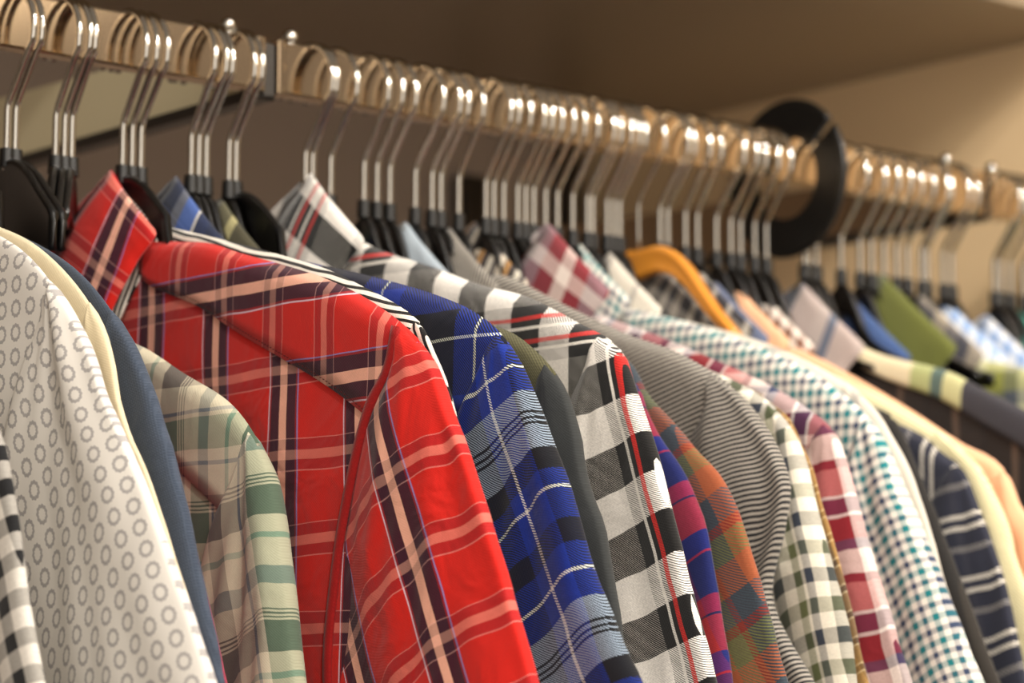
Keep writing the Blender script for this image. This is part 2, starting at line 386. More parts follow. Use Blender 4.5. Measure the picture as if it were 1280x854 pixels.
def make_shirt(key, y0, ridge, mat, name='plaid_shirt', label='', cat='shirt', tb=.004, ts=.0055, collar=None, collar_mat=None,
               yoke_mat=None, sleeve_mat=None, detail=1., seed=0, group=None, yoke=True, folds=1., stitch=None, both=True, seam=False, yoke_depth=1.):
    root = empty(name, (0, y0, 0), label, cat, group)
    rv = [Vector((s, 0, z)) for s, z in ridge]
    T = tip_of(ridge); st, zt = T
    it = [i for i, r in enumerate(ridge) if r == T][0]
    sm = catmull(rv, 8); shoulder = [(p.x, p.z) for p in sm[:it * 8 + 1]]
    outer0 = sm[it * 8 - 4:]; H0 = sm[it * 8 - 4]
    # ---- body
    zneck = shoulder[0][1]; s0 = shoulder[0][0]
    def top(s, front=True):
        a = abs(s)
        if a >= s0: return interp(shoulder, a)
        k = a / s0
        return zneck - ((.040 if front else .012) * (1 - k * k))
    sb = st - .001
    nc = int(44 * detail) + 2; drs = [0, .002, .005, .009, .014, .02, .028, .038, .05, .065, .08, .1, .12, .145, .17, .2, .24, .3, .38, .46, .54, .6, .66]
    if detail > 1: 
        drs = sorted(set(drs + [(a + b) / 2 for a, b in zip(drs, drs[1:])]))
    V, UV, Fc = [], [], []
    zh = zt - .60
    def hth(s, d):
        a = 1 - min(d / .016, 1); e = min(1, abs(s) / sb)
        return tb * math.sqrt(max(0, 1 - a * a)) * math.sqrt(max(0, 1 - e ** 8))
    def fold(s, d, side):
        q = min(1, max(0, (d - .02) / .12)) * folds
        e = 1 - min(1, abs(s) / sb) ** 6
        f = noise.noise(Vector((s * 22 + seed * 7.3, d * 3.2, seed + side * 3))) * .0042
        f += noise.noise(Vector((s * 48 + d * 14 + seed, d * 16, seed * 2. + side))) * .0012
        return f * q * e
    cols = [sb * math.sin(math.pi / 2 * (-1 + 2 * i / (nc - 1))) * .35 + sb * (-1 + 2 * i / (nc - 1)) * .65 for i in range(nc)]
    nr = len(drs); idx = {}
    for side in (-1, 1):
        for i, s in enumerate(cols):
            for j, d in enumerate(drs):
                if side == 1 and (i in (0, nc - 1) or j == 0) and s0 <= abs(s): idx[side, i, j] = idx[-1, i, j]; continue
                tz = top(s, side == -1); zz = tz - d * (tz - zh) / .66
                y = side * hth(s, tz - zz) + fold(s, d, side)
                if d > .01 and abs(y) < hth(s, tz - zz) * .8 or y * side < 0: y = side * hth(s, tz - zz) * .8
                if j == 0: y = 0
                idx[side, i, j] = len(V); V.append((s, y, zz)); UV.append((s * 1.0, zz))
        for i in range(nc - 1):
            for j in range(nr - 1):
                q = (idx[side, i, j], idx[side, i + 1, j], idx[side, i + 1, j + 1], idx[side, i, j + 1])
                Fc.append(q if side == 1 else q[::-1])
    mesh_obj('body', V, Fc, mat, root, UV)
    # ---- yoke: a second layer over the shoulders, front and back
    if yoke:
        ym = yoke_mat or mat; V, UV, Fc = [], [], []
        for sg in (-1, 1):
            na = int(26 * detail); se = st - .004; s1 = s0 + .002
            rows = [-1, -.8, -.6, -.4, -.2, -.08, 0, .08, .2, .4, .6, .8, 1, 1.0]
            base = len(V)
            for i in range(na + 1):
                s = s1 + (se - s1) * i / na; dep = (.021 + .034 * (i / na) + .004 * math.sin(i / na * 3)) * yoke_depth
                if i == na: dep *= .9
                tz = top(s)
                for r in rows:
                    d = abs(r) * dep; zz = tz - d
                    off = .0011 if not (r == 1.0) else .0011
                    dd = d * .66 / max(tz - zh, .1)
                    y = (1 if r >= 0 else -1) * (hth(s, d) + off) if r != 0 else 0
                    sd = 1 if r > 0 else -1
                    if abs(r) > .1:
                        y += fold(s, dd, sd)
                        if y * sd < hth(s, d) * .8 + .0011: y = sd * (hth(s, d) * .8 + .0011)
                    if r == 0: zz += .0011
                    V.append((sg * s, y, zz)); UV.append((zz, s))
            W = len(rows)
            for i in range(na):
                for j in range(W - 1):
                    q = (base + i * W + j, base + i * W + j + 1, base + (i + 1) * W + j + 1, base + (i + 1) * W + j)
                    Fc.append(q if sg > 0 else q[::-1])
        o = mesh_obj('yoke', V, Fc, ym, root, UV); md = o.modifiers.new('thick', 'SOLIDIFY'); md.thickness = .0009; md.offset = 0
        if stitch:
            V, Fc = [], []
            for sg in (1,):
                k = 0; s = s0 + .006
                while s < st - .014:
                    i = (s - s0 - .002) / (st - .004 - s0 - .002); dep = .021 + .034 * i + .004 * math.sin(i * 3)
                    for off2 in (.0022,):
                        d = dep - off2; P = []
                        for ss in (s, s + .0012):
                            tz = top(ss); dd = d * .66 / max(tz - zh, .1)
                            P.append((sg * ss, -(hth(ss, d) + .0019) + fold(ss, dd, -1), tz - d))
                        v, f = tube(P, .00022, 5); b0 = len(V); V += v; Fc += [tuple(q + b0 for q in ff) for ff in f]
                    s += .0024
            mesh_obj('stitching', V, Fc, stitch, root)
    # ---- sleeves
    pts = list(outer0); 
    while True:
        Lo = sum((b - a).length for a, b in zip(pts, pts[1:]))
        if Lo > .46: break
        d = (pts[-1] - pts[-3]).normalized(); tgt = Vector((.30, 0, -1)).normalized()
        d = d.lerp(tgt, .25).normalized(); pts.append(pts[-1] + d * .03)
    Lo = sum((b - a).length for a, b in zip(pts, pts[1:]))
    # smooth direction used for the inner edge
    kb = .20 / Lo
    outr, _ = resample(pts, 60)
    ua = Vector((st - .048, 0, zt - .205))
    arm = catmull([Vector(H0), Vector((st - .021, 0, zt - .009)), Vector((st - .034, 0, zt - .027)), Vector((st - .046, 0, zt - .056)), Vector((st - .058, 0, zt - .10)), Vector((st - .064, 0, zt - .155)), ua], 8)
    nb = int(kb * 59)
    armr, _ = resample(arm, nb + 1)
    inner = list(armr); w0 = (outr[nb] - ua)
    for i in range(nb + 1, 60):
        k = (i - nb) / (59 - nb); inner.append(outr[i] - w0 * (1 - .25 * k))
    ax = (outr[34] - outr[2]).normalized(); ax = (ax + Vector((0, 0, -.10))).normalized(); pp = Vector((-ax.z, 0, ax.x)); org = Vector(rv[it])
    sleeves = (1, -1) if both else (1,)
    for sg in sleeves:
        V, UV, Fc = [], [], []; nseg = int(20 * detail) * 2; step = Lo / 59
        for i in range(60):
            o_, n_ = outr[i], inner[i]; mid = (o_ + n_) / 2; hw = (o_ - n_) / 2; L = hw.length
            k = i / 59; tt = tb * .9 + (ts - tb * .9) * min(1, i / 6); tt = min(tt, L * 1.1 + .0006)
            for j in range(nseg):
                ph = 2 * math.pi * j / nseg; c = math.cos(ph); sn = math.sin(ph)
                prof = (abs(sn) ** .62) * (1 if sn >= 0 else -1)
                p = mid + hw * c
                fr = min(1, i / 10)
                side = -1 if sn > 0 else 1
                lonw = math.sin(c * 4.1 + seed * 1.7 + noise.noise(Vector((c * .8, k * 3.1, seed))) * 2.6 + side) 
                f = (lonw * .0026 + noise.noise(Vector((c * 3.1 + seed, k * 9 + c * 1.5, side * 4. + seed))) * .0022) * folds * fr * (1 - c ** 6)
                y = -tt * prof + f - .001 * fr
                wr = noise.noise(Vector((seed + 3., k * 26, 1.5))) * .0012 * min(1, i / 4)
                V.append(((p.x + (wr if c > .5 else 0)) * sg, y, p.z))
                q_ = p - org; uu = q_.dot(pp); vv = q_.dot(ax)
                UV.append((uu + f * .9, -(vv + .35 * uu * min(1, max(0, vv / .1)) * abs(uu) * 3) + f * .5))
        for i in range(59):
            for j in range(nseg):
                q = (i * nseg + j, i * nseg + (j + 1) % nseg, (i + 1) * nseg + (j + 1) % nseg, (i + 1) * nseg + j)
                Fc.append(q if sg > 0 else q[::-1])
        Fc.append(tuple(59 * nseg + j for j in range(nseg)))
        mesh_obj('sleeve', V, Fc, sleeve_mat or mat, root, UV)
    if seam:
        pts2, _ = resample(arm, 50); V, UV, Fc = [], [], []
        for i, p in enumerate(pts2):
            t = (pts2[min(i + 1, 49)] - pts2[max(i - 1, 0)]).normalized(); nrm = Vector((t.z, 0, -t.x))
            for q, dy in ((-.0030, -.0060), (-.0024, -.0074), (0, -.0078), (.0020, -.0074), (.0026, -.0060)):
                z = p + nrm * q; V.append((z.x, dy * (.6 + .4 * min(1, i / 8)), z.z)); UV.append((q + 1.0, i * .004))
        for i in range(49):
            for j in range(4): Fc.append((i * 5 + j, i * 5 + j + 1, i * 5 + j + 6, i * 5 + j + 5))
        o = mesh_obj('armhole_seam', V, Fc, seam, root, UV); md = o.modifiers.new('thick', 'SOLIDIFY'); md.thickness = .0008; md.offset = 0
    if collar is not None:
        make_collar(root, 0, collar_mat or mat, **collar)
    return root

# ---------------------------------------------------------------- cloths
W_, K_ = (236, 230, 216), (14, 13, 14)
RED = (205, 26, 14)
red_warp = [(20, RED), (.8, (225, 190, 205)), (1.2, (150, 20, 30)), (7.2, (66, 12, 34)), (5.8, (240, 176, 152)), (7.2, (66, 12, 34)), (1.2, (150, 20, 30)), (.8, (150, 130, 190)), (8.2, RED)]
red_weft = [(20, RED, 0), (.6, (250, 190, 180), .3), (5.2, (28, 14, 40), .27), (4.8, (255, 190, 168), .27), (5.2, (28, 14, 40), .27), (.6, (250, 190, 180), .3), (6, RED, 0)]
red_warp_wide = [(24, RED)] + red_warp[1:-1] + [(12.2, RED)]
m_red = fabric('red_plaid_cotton', red_warp_wide, red_weft, off=(11, 23), rough=.75, crease=6., grain=.05)
m_red_sleeve = fabric('red_plaid_sleeve_cotton', red_warp_wide, red_weft, off=(23, 41), rough=.75, crease=6., grain=.05)
m_red_yoke = fabric('red_plaid_yoke_cotton', red_warp, red_weft, off=(23, 8), rough=.75, grain=.05)
m_red_collar = fabric('red_plaid_collar_cotton', red_warp, red_weft, off=(12, 2), rough=.75, grain=.05)
m_redseam = fabric('red_binding', [(5, (150, 16, 16))], rough=.8)
m_thread = plain('dark red thread', (96, 10, 14), rough=.8)
m_leftcheck = fabric('black_white_check', [(9, (226, 220, 210)), (8, (30, 30, 32))], [(9, (226, 220, 210)), (8, (30, 30, 32))])
m_dots = ring_print('cream_ring_print_cotton', (232, 227, 219), (120, 116, 122))
m_cream = fabric('plain_cream_cotton', [(5, (226, 212, 178))], grain=.04)
m_denim = fabric('slate_blue_chambray', [(.7, (58, 68, 84)), (.6, (72, 82, 98))], [(.8, (56, 66, 82)), (.7, (66, 76, 92))], grain=.15)
m_magenta = fabric('dusty_magenta_cotton', [(5, (176, 58, 82))], grain=.06)
m_green = fabric('sage_cream_plaid_cotton',
    [(15, (218, 208, 182)), (2, (120, 128, 138)), (6, (218, 208, 182)), (16, (104, 130, 104)), (2, (206, 196, 170)), (2, (110, 118, 130)), (12, (216, 206, 180)), (14, (128, 116, 106))],
    [(14, (218, 208, 182)), (3, (130, 158, 140)), (9, (214, 204, 178)), (15, (62, 62, 62)), (1, (214, 204, 178)), (1, (70, 66, 66)), (1, (214, 204, 178)), (1, (70, 66, 66)), (1, (214, 204, 178)), (1, (70, 66, 66)), (12, (214, 204, 178)), (9, (120, 130, 128))], off=(67, 20), grain=.05)
m_stripe = fabric('black_cream_stripe', [(1.5, K_), (1.9, (226, 220, 208))], grain=.05, skew=.28)
m_stripe_trim = fabric('black_cream_stripe_collar', [(1.9, (226, 220, 208)), (1.7, K_)], grain=.05)
BL = (16, 44, 138); NV = (12, 16, 40); LG = (150, 166, 184)
blue_warp = [(17, NV), (7, BL), (1.8, (220, 224, 220)), (13, BL), (11, (12, 14, 22)), (10, LG), (1, K_), (3, LG), (1, K_), (3, LG), (1, K_), (5, LG), (19, (14, 16, 24))]
blue_weft = [(13, BL), (1.6, (220, 224, 214)), (12, BL), (12, NV), (16, BL), (1.6, (220, 224, 214)), (9, BL), (12, (12, 14, 22)), (13, LG), (1.2, K_), (2, LG), (1.2, K_), (2, LG), (1.2, K_), (12, LG)]
m_blue = fabric('blue_tartan_flannel', blue_warp, blue_weft, twill=680, off=(30, 52), grain=.12)
m_blue_sleeve = fabric('blue_tartan_sleeve_flannel', blue_warp, blue_weft, twill=680, off=(51, 73), grain=.12)
m_blue_yoke = fabric('blue_tartan_yoke_flannel', [(16, NV), (1.6, (210, 214, 200)), (14, (12, 14, 24)), (16, BL), (10, NV)], [(22, NV), (14, BL), (1.6, (210, 214, 200)), (14, BL), (20, (12, 14, 24))], twill=680, off=(10, 12), grain=.12)
m_blue_collar = fabric('blue_tartan_collar_flannel', [(16, (24, 30, 48)), (9, (110, 112, 118)), (14, (78, 110, 186)), (2, W_), (10, (24, 34, 66))], [(30, (60, 70, 100)), (1, K_), (2, (80, 90, 130)), (1, K_), (2, (80, 90, 130)), (1, K_)], mix=.35, off=(22, 4))
m_olive = fabric('dark_olive_twill', [(.7, (74, 72, 50)), (.7, (96, 92, 64))], skew=1., grain=.1)
m_olive_sleeve = fabric('charcoal_olive_cotton', [(4, (52, 54, 54))], grain=.12)
m_olive_collar = fabric('olive_cream_collar_cotton', [(24, (92, 88, 66)), (8, (168, 160, 116)), (30, (78, 74, 56))], off=(4, 0))
bw_warp = [(30, (240, 234, 224), 1), (6, (22, 20, 20), .8), (1.7, (240, 234, 224), .12), (2.8, (22, 20, 20), .6), (2.2, (200, 34, 28), .15), (5, (22, 20, 20), .8), (1.7, (240, 234, 224), .12), (3.4, (22, 20, 20), .6), (2.2, (200, 34, 28), .15), (6, (22, 20, 20), .8)]
bw_weft = [(21.5, (14, 13, 13)), (21.5, (246, 240, 232))]
m_bw = fabric('black_white_buffalo_flannel', bw_warp, bw_weft, mix=.84, twill=760, off=(8, 3), grain=.18, rough=.95, sheen=.35)
m_bw_sleeve = fabric('black_white_buffalo_sleeve_flannel', bw_warp, bw_weft, mix=.84, twill=760, off=(41, 14), grain=.18, rough=.95, sheen=.35)
m_bw_yoke = fabric('black_white_buffalo_yoke_flannel', bw_warp, bw_weft, mix=.86, twill=760, off=(50, 19), grain=.18, rough=.95, sheen=.35)
m_bw_collar = fabric('black_white_buffalo_collar_flannel', bw_warp, bw_weft, mix=.9, twill=760, off=(2, 28), grain=.18, rough=.95, sheen=.35)
m_redblue = fabric('crimson_cobalt_plaid', [(14, (126, 30, 44)), (20, (22, 34, 92)), (8, (110, 26, 40))], [(18, (158, 38, 38)), (1.2, (30, 24, 60)), (9, (150, 30, 56)), (20, (24, 32, 92)), (1.2, (160, 30, 50)), (10, (26, 34, 110))], off=(10, 30), mix=.68)
m_palegreen = fabric('pale_green_blue_collar', [(9, (150, 164, 122)), (9, (66, 84, 140))], off=(2, 0))
m_orange = fabric('rust_olive_plaid', [(16, (158, 82, 50)), (12, (98, 94, 64)), (4, (120, 50, 40)), (14, (56, 62, 70))], [(16, (156, 86, 54)), (14, (104, 106, 64)), (5, (130, 44, 36)), (15, (60, 72, 82))], off=(0, 10), twill=500)
m_lightblue = fabric('pale_blue_cotton', [(10, (168, 180, 190))], grain=.04)
m_grey = fabric('fine_grey_cream_pinstripe', [(1.4, (36, 36, 40)), (1.3, (186, 178, 166))], grain=.08, skew=-.25)
m_grey_sleeve = fabric('fine_grey_cream_cross_stripe', [(200, (60, 60, 62))], [(1.4, (34, 34, 38)), (1.3, (182, 174, 162))], mix=.85, grain=.08)
m_gingham = fabric('olive_navy_gingham', [(8, (236, 228, 210)), (7, (70, 74, 70)), (8, (236, 228, 210)), (5, (104, 112, 66)), (2, (236, 228, 210)), (5, (50, 58, 80))], [(8, (236, 228, 210)), (8, (60, 64, 66)), (8, (236, 228, 210)), (8, (104, 108, 76))], off=(0, 0))
m_tan = fabric('golden_brown_check', [(8, (158, 122, 70)), (3, (84, 66, 44)), (5, (44, 48, 62))], [(9, (164, 128, 76)), (1, (220, 196, 150)), (3, (120, 90, 50)), (1, (220, 196, 150))])
m_tan_collar = fabric('brown_grey_stripe_collar', [(5, (206, 194, 176)), (2, (96, 72, 50)), (3, (186, 140, 84)), (6, (64, 58, 58)), (4, (214, 206, 190)), (5, (92, 86, 84))], off=(3, 0))
mar_warp = [(14, (128, 28, 38)), (5, (226, 210, 204)), (12, (60, 34, 66)), (2, (230, 224, 220)), (11, (216, 206, 204)), (4, (52, 62, 96)), (9, (208, 180, 174))]
mar_weft = [(13, (130, 26, 36)), (2, (236, 226, 220)), (9, (84, 40, 72)), (2, (236, 226, 220)), (15, (196, 120, 118)), (5, (120, 34, 48)), (14, (230, 214, 206)), (6, (56, 60, 92))]
m_maroon = fabric('maroon_white_navy_plaid', mar_warp, mar_weft, off=(30, 8))
m_maroon_collar = fabric('maroon_white_plaid_collar', [(18, (146, 132, 140)), (16, (132, 46, 54)), (12, (236, 224, 214)), (14, (140, 44, 52))], [(14, (140, 60, 66)), (10, (230, 214, 206)), (12, (110, 34, 46))], off=(10, 22))
TE = (28, 126, 132)
m_teal = fabric('teal_white_gingham', [(3.6, (240, 234, 222)), (3.6, TE), (3.6, (240, 234, 222)), (3.0, (52, 66, 96))], [(3.4, (240, 234, 222)), (3.4, TE), (3.4, (240, 234, 222)), (3.0, (58, 70, 96))], grain=.05)
m_whitegrey = fabric('off_white_cotton', [(30, (214, 206, 192)), (4, (176, 170, 162))], grain=.05)
m_black = fabric('washed_black_cotton', [(9, (34, 32, 31)), (5, (46, 42, 38))], grain=.12)
m_snow = fabric('mottled_grey_collar', [(7, (70, 70, 74)), (6, (170, 162, 150)), (9, (54, 54, 58)), (4, (196, 188, 174))], [(9, (66, 66, 70)), (8, (150, 144, 136))], off=(3, 2))
m_navywhite = fabric('navy_white_flannel_check', [(22, (44, 46, 60)), (5, (60, 60, 70))], [(9, (40, 42, 56)), (3, (226, 218, 204)), (4, (44, 46, 60)), (3, (226, 218, 204)), (14, (44, 46, 60)), (4, (128, 124, 122))], mix=.62, twill=420)
m_navywhite_collar = fabric('dark_check_collar', [(7, (52, 50, 54)), (5, (206, 196, 180)), (6, (60, 58, 62))], [(8, (56, 54, 58)), (4, (190, 182, 168))], off=(2, 0))
m_creamtwill = fabric('cream_yellow_diagonal_twill', [(1.0, (236, 226, 186)), (.9, (206, 196, 148))], skew=.5, grain=.05)
m_slate = fabric('slate_blue_lining', [(10, (104, 112, 138))], grain=.06)
m_peach = fabric('peach_cotton', [(10, (240, 184, 144))], grain=.04)
m_brown = fabric('brown_white_blot_print', [(6, (236, 224, 212)), (6, (120, 72, 52))], [(7, (240, 230, 218)), (5, (110, 64, 46))], off=(2, 1))
m_gcol = fabric('pale_grey_mauve_cotton', [(12, (186, 172, 166)), (8, (104, 110, 126)), (24, (182, 166, 160))], off=(6, 0))
m_gbody = fabric('brown_black_shadow_plaid', [(20, (40, 32, 28)), (5, (104, 84, 70)), (18, (44, 36, 32)), (3, (30, 28, 30))], [(26, (38, 32, 30)), (22, (48, 38, 34))], mix=.35)
m_gyoke = fabric('cream_green_navy_yoke_plaid', [(200, (198, 190, 150))], [(62, (226, 212, 178)), (16, (172, 178, 122)), (10, (74, 98, 96)), (16, (196, 194, 144)), (60, (34, 34, 54)), (60, (34, 34, 54))], mix=.95, off=(0, 122))
m_denimblue = fabric('washed_denim', [(.8, (54, 78, 128)), (.6, (84, 106, 150))], grain=.2)
m_greenj = fabric('olive_green_canvas', [(5, (102, 106, 50))], grain=.08)
m_gb = fabric('grey_beige_blurred_check', [(14, (176, 162, 140)), (12, (110, 104, 104)), (12, (44, 46, 62))], [(20, (170, 158, 138)), (16, (90, 88, 92))], off=(0, 0))
m_wb = fabric('white_blue_check', [(8, (240, 242, 246)), (7, (128, 162, 214))], [(8, (240, 242, 246)), (7, (140, 172, 218))], off=(2, 0))
m_wbbody = fabric('olive_yellow_blue_plaid', [(14, (150, 152, 78)), (10, (206, 204, 160)), (10, (76, 84, 104))], [(16, (150, 152, 70)), (12, (96, 100, 104)), (10, (210, 208, 170))])
m_tealtop = fabric('mint_green_cotton', [(8, (72, 156, 140))], grain=.04)

# ---------------------------------------------------------------- the shirts on the rail (y along the rail, outline of shoulder and sleeve in metres)
BASE = [(.030, 1.695), (.082, 1.684), (.130, 1.667), (.180, 1.648), (.220, 1.628), (.245, 1.608), (.260, 1.581), (.280, 1.536), (.305, 1.462)]
OUT = {
 'leftcheck': (-0.285, [(0.030,1.657), (0.104,1.625), (0.178,1.598), (0.193,1.583), (0.206,1.564), (0.216,1.539), (0.227,1.504), (0.242,1.465)]),
 'dots': (-0.235, [(0.030,1.705), (0.069,1.693), (0.109,1.679), (0.139,1.664), (0.171,1.639), (0.191,1.619), (0.205,1.596), (0.222,1.575), (0.260,1.523), (0.296,1.465)]),
 'creamplain': (-0.22, [(0.030,1.704), (0.071,1.692), (0.113,1.677), (0.150,1.655), (0.179,1.629), (0.190,1.609), (0.196,1.590), (0.228,1.545), (0.274,1.466)]),
 'denim': (-0.2, [(0.030,1.698), (0.047,1.695), (0.094,1.678), (0.132,1.658), (0.172,1.624), (0.193,1.596), (0.207,1.572), (0.221,1.542), (0.239,1.499)]),
 'magenta': (-0.165, [(0.030,1.624), (0.087,1.607), (0.143,1.587), (0.161,1.559), (0.187,1.505), (0.203,1.466)]),
 'green': (-0.135, [(0.030,1.645), (0.074,1.637), (0.118,1.618), (0.160,1.599), (0.187,1.574), (0.201,1.546), (0.221,1.466)]),
 'red': (-0.0985, [(0.026,1.707), (0.038,1.699), (0.083,1.692), (0.113,1.683), (0.181,1.663), (0.227,1.644), (0.263,1.621), (0.281,1.595), (0.310,1.542), (0.344,1.466)]),
 'stripe': (-0.0868, [(0.012,1.713), (0.096,1.691), (0.165,1.671), (0.198,1.658), (0.230,1.644), (0.249,1.632), (0.255,1.623), (0.267,1.605), (0.290,1.551), (0.313,1.485)]),
 'blue': (-0.054, [(0.030,1.704), (0.048,1.700), (0.107,1.684), (0.155,1.672), (0.214,1.655), (0.251,1.640), (0.274,1.622), (0.297,1.586), (0.317,1.551), (0.333,1.514), (0.362,1.466)]),
 'olive': (-0.024, [(0.030,1.693), (0.103,1.668), (0.176,1.653), (0.227,1.640), (0.251,1.629), (0.275,1.609), (0.287,1.585), (0.293,1.562), (0.308,1.531), (0.323,1.466)]),
 'bw': (0.029, [(0.030,1.716), (0.038,1.715), (0.067,1.703), (0.110,1.689), (0.150,1.675), (0.189,1.664), (0.227,1.647), (0.257,1.632), (0.268,1.613), (0.291,1.564), (0.307,1.517), (0.326,1.466)]),
 'redblue': (0.066, [(0.030,1.698), (0.126,1.659), (0.222,1.624), (0.237,1.608), (0.249,1.591), (0.275,1.559), (0.288,1.519), (0.299,1.467)]),
 'orange': (0.085, [(0.030,1.705), (0.113,1.671), (0.195,1.641), (0.223,1.613), (0.255,1.586), (0.278,1.564), (0.300,1.519), (0.318,1.467)]),
 'lightblue': (0.104, [(0.030,1.653), (0.066,1.642), (0.104,1.625), (0.144,1.606), (0.176,1.586), (0.196,1.566), (0.208,1.539), (0.224,1.494), (0.244,1.420)]),
 'greystripe': (0.137, [(0.030,1.705), (0.049,1.701), (0.091,1.682), (0.145,1.659), (0.190,1.643), (0.232,1.620), (0.255,1.597), (0.269,1.571), (0.266,1.547), (0.257,1.510), (0.286,1.466)]),
 'gingham': (0.158, [(0.030,1.699), (0.110,1.665), (0.190,1.636), (0.223,1.622), (0.244,1.608), (0.258,1.590), (0.269,1.556), (0.290,1.497), (0.295,1.467)]),
 'tan': (0.172, [(0.030,1.692), (0.126,1.654), (0.221,1.619), (0.248,1.591), (0.261,1.561), (0.278,1.514), (0.292,1.467)]),
 'maroon': (0.196, [(0.017,1.699), (0.067,1.681), (0.115,1.664), (0.160,1.646), (0.198,1.630), (0.228,1.614), (0.248,1.599), (0.257,1.575), (0.273,1.532), (0.299,1.467)]),
 'teal': (0.24, [(0.030,1.695), (0.040,1.693), (0.089,1.680), (0.136,1.664), (0.180,1.646), (0.217,1.624), (0.240,1.603), (0.254,1.578), (0.281,1.525), (0.309,1.468)]),
 'whitegrey': (0.262, [(0.030,1.693), (0.049,1.689), (0.120,1.669), (0.172,1.648), (0.209,1.627), (0.229,1.605), (0.249,1.570), (0.270,1.513), (0.291,1.466)]),
 'black': (0.302, [(0.030,1.684), (0.062,1.675), (0.094,1.663), (0.147,1.644), (0.178,1.627), (0.196,1.617), (0.214,1.583), (0.236,1.537), (0.269,1.468)]),
 'navywhite': (0.335, [(0.030,1.674), (0.105,1.642), (0.179,1.615), (0.203,1.599), (0.218,1.589), (0.232,1.561), (0.249,1.519), (0.261,1.468)]),
 'creamtwill': (0.352, [(0.030,1.678), (0.072,1.666), (0.113,1.651), (0.158,1.630), (0.201,1.605), (0.222,1.585), (0.237,1.557), (0.246,1.529), (0.282,1.466)]),
 'peach': (0.374, [(0.030,1.682), (0.052,1.678), (0.093,1.659), (0.139,1.635), (0.182,1.610), (0.206,1.599), (0.219,1.587), (0.230,1.567), (0.260,1.540), (0.287,1.466)]),
 'browndots': (0.398, [(0.030,1.661), (0.067,1.650), (0.107,1.633), (0.148,1.614), (0.180,1.594), (0.201,1.574), (0.213,1.547), (0.230,1.502), (0.250,1.428)]),
 'greycollar': (0.438, [(0.030,1.691), (0.035,1.690), (0.069,1.677), (0.116,1.664), (0.148,1.649), (0.179,1.634), (0.219,1.612), (0.243,1.585), (0.265,1.540), (0.289,1.466)]),
 'denimblue': (0.488, [(0.030,1.665), (0.067,1.654), (0.107,1.637), (0.148,1.618), (0.180,1.598), (0.201,1.578), (0.213,1.551), (0.230,1.506), (0.250,1.432)]),
 'greenjacket': (0.512, [(0.030,1.659), (0.067,1.648), (0.107,1.631), (0.148,1.612), (0.180,1.592), (0.201,1.572), (0.213,1.545), (0.230,1.500), (0.250,1.426)]),
 'greybeige': (0.556, [(-0.015,1.704), (0.014,1.696), (0.046,1.687), (0.083,1.677), (0.141,1.652), (0.204,1.612), (0.237,1.585), (0.263,1.540), (0.288,1.466)]),
 'whiteblue': (0.582, [(0.030,1.675), (0.074,1.664), (0.117,1.647), (0.162,1.628), (0.198,1.608), (0.221,1.588), (0.234,1.561), (0.252,1.516), (0.275,1.442)]),
 'whiteblue2': (0.628, [(0.030,1.685), (0.078,1.674), (0.123,1.657), (0.171,1.638), (0.209,1.618), (0.233,1.598), (0.247,1.571), (0.266,1.526), (0.290,1.452)]),
 'tealtop': (0.66, [(0.030,1.685), (0.078,1.674), (0.123,1.657), (0.171,1.638), (0.209,1.618), (0.233,1.598), (0.247,1.571), (0.266,1.526), (0.290,1.452)]),
}
L = dict
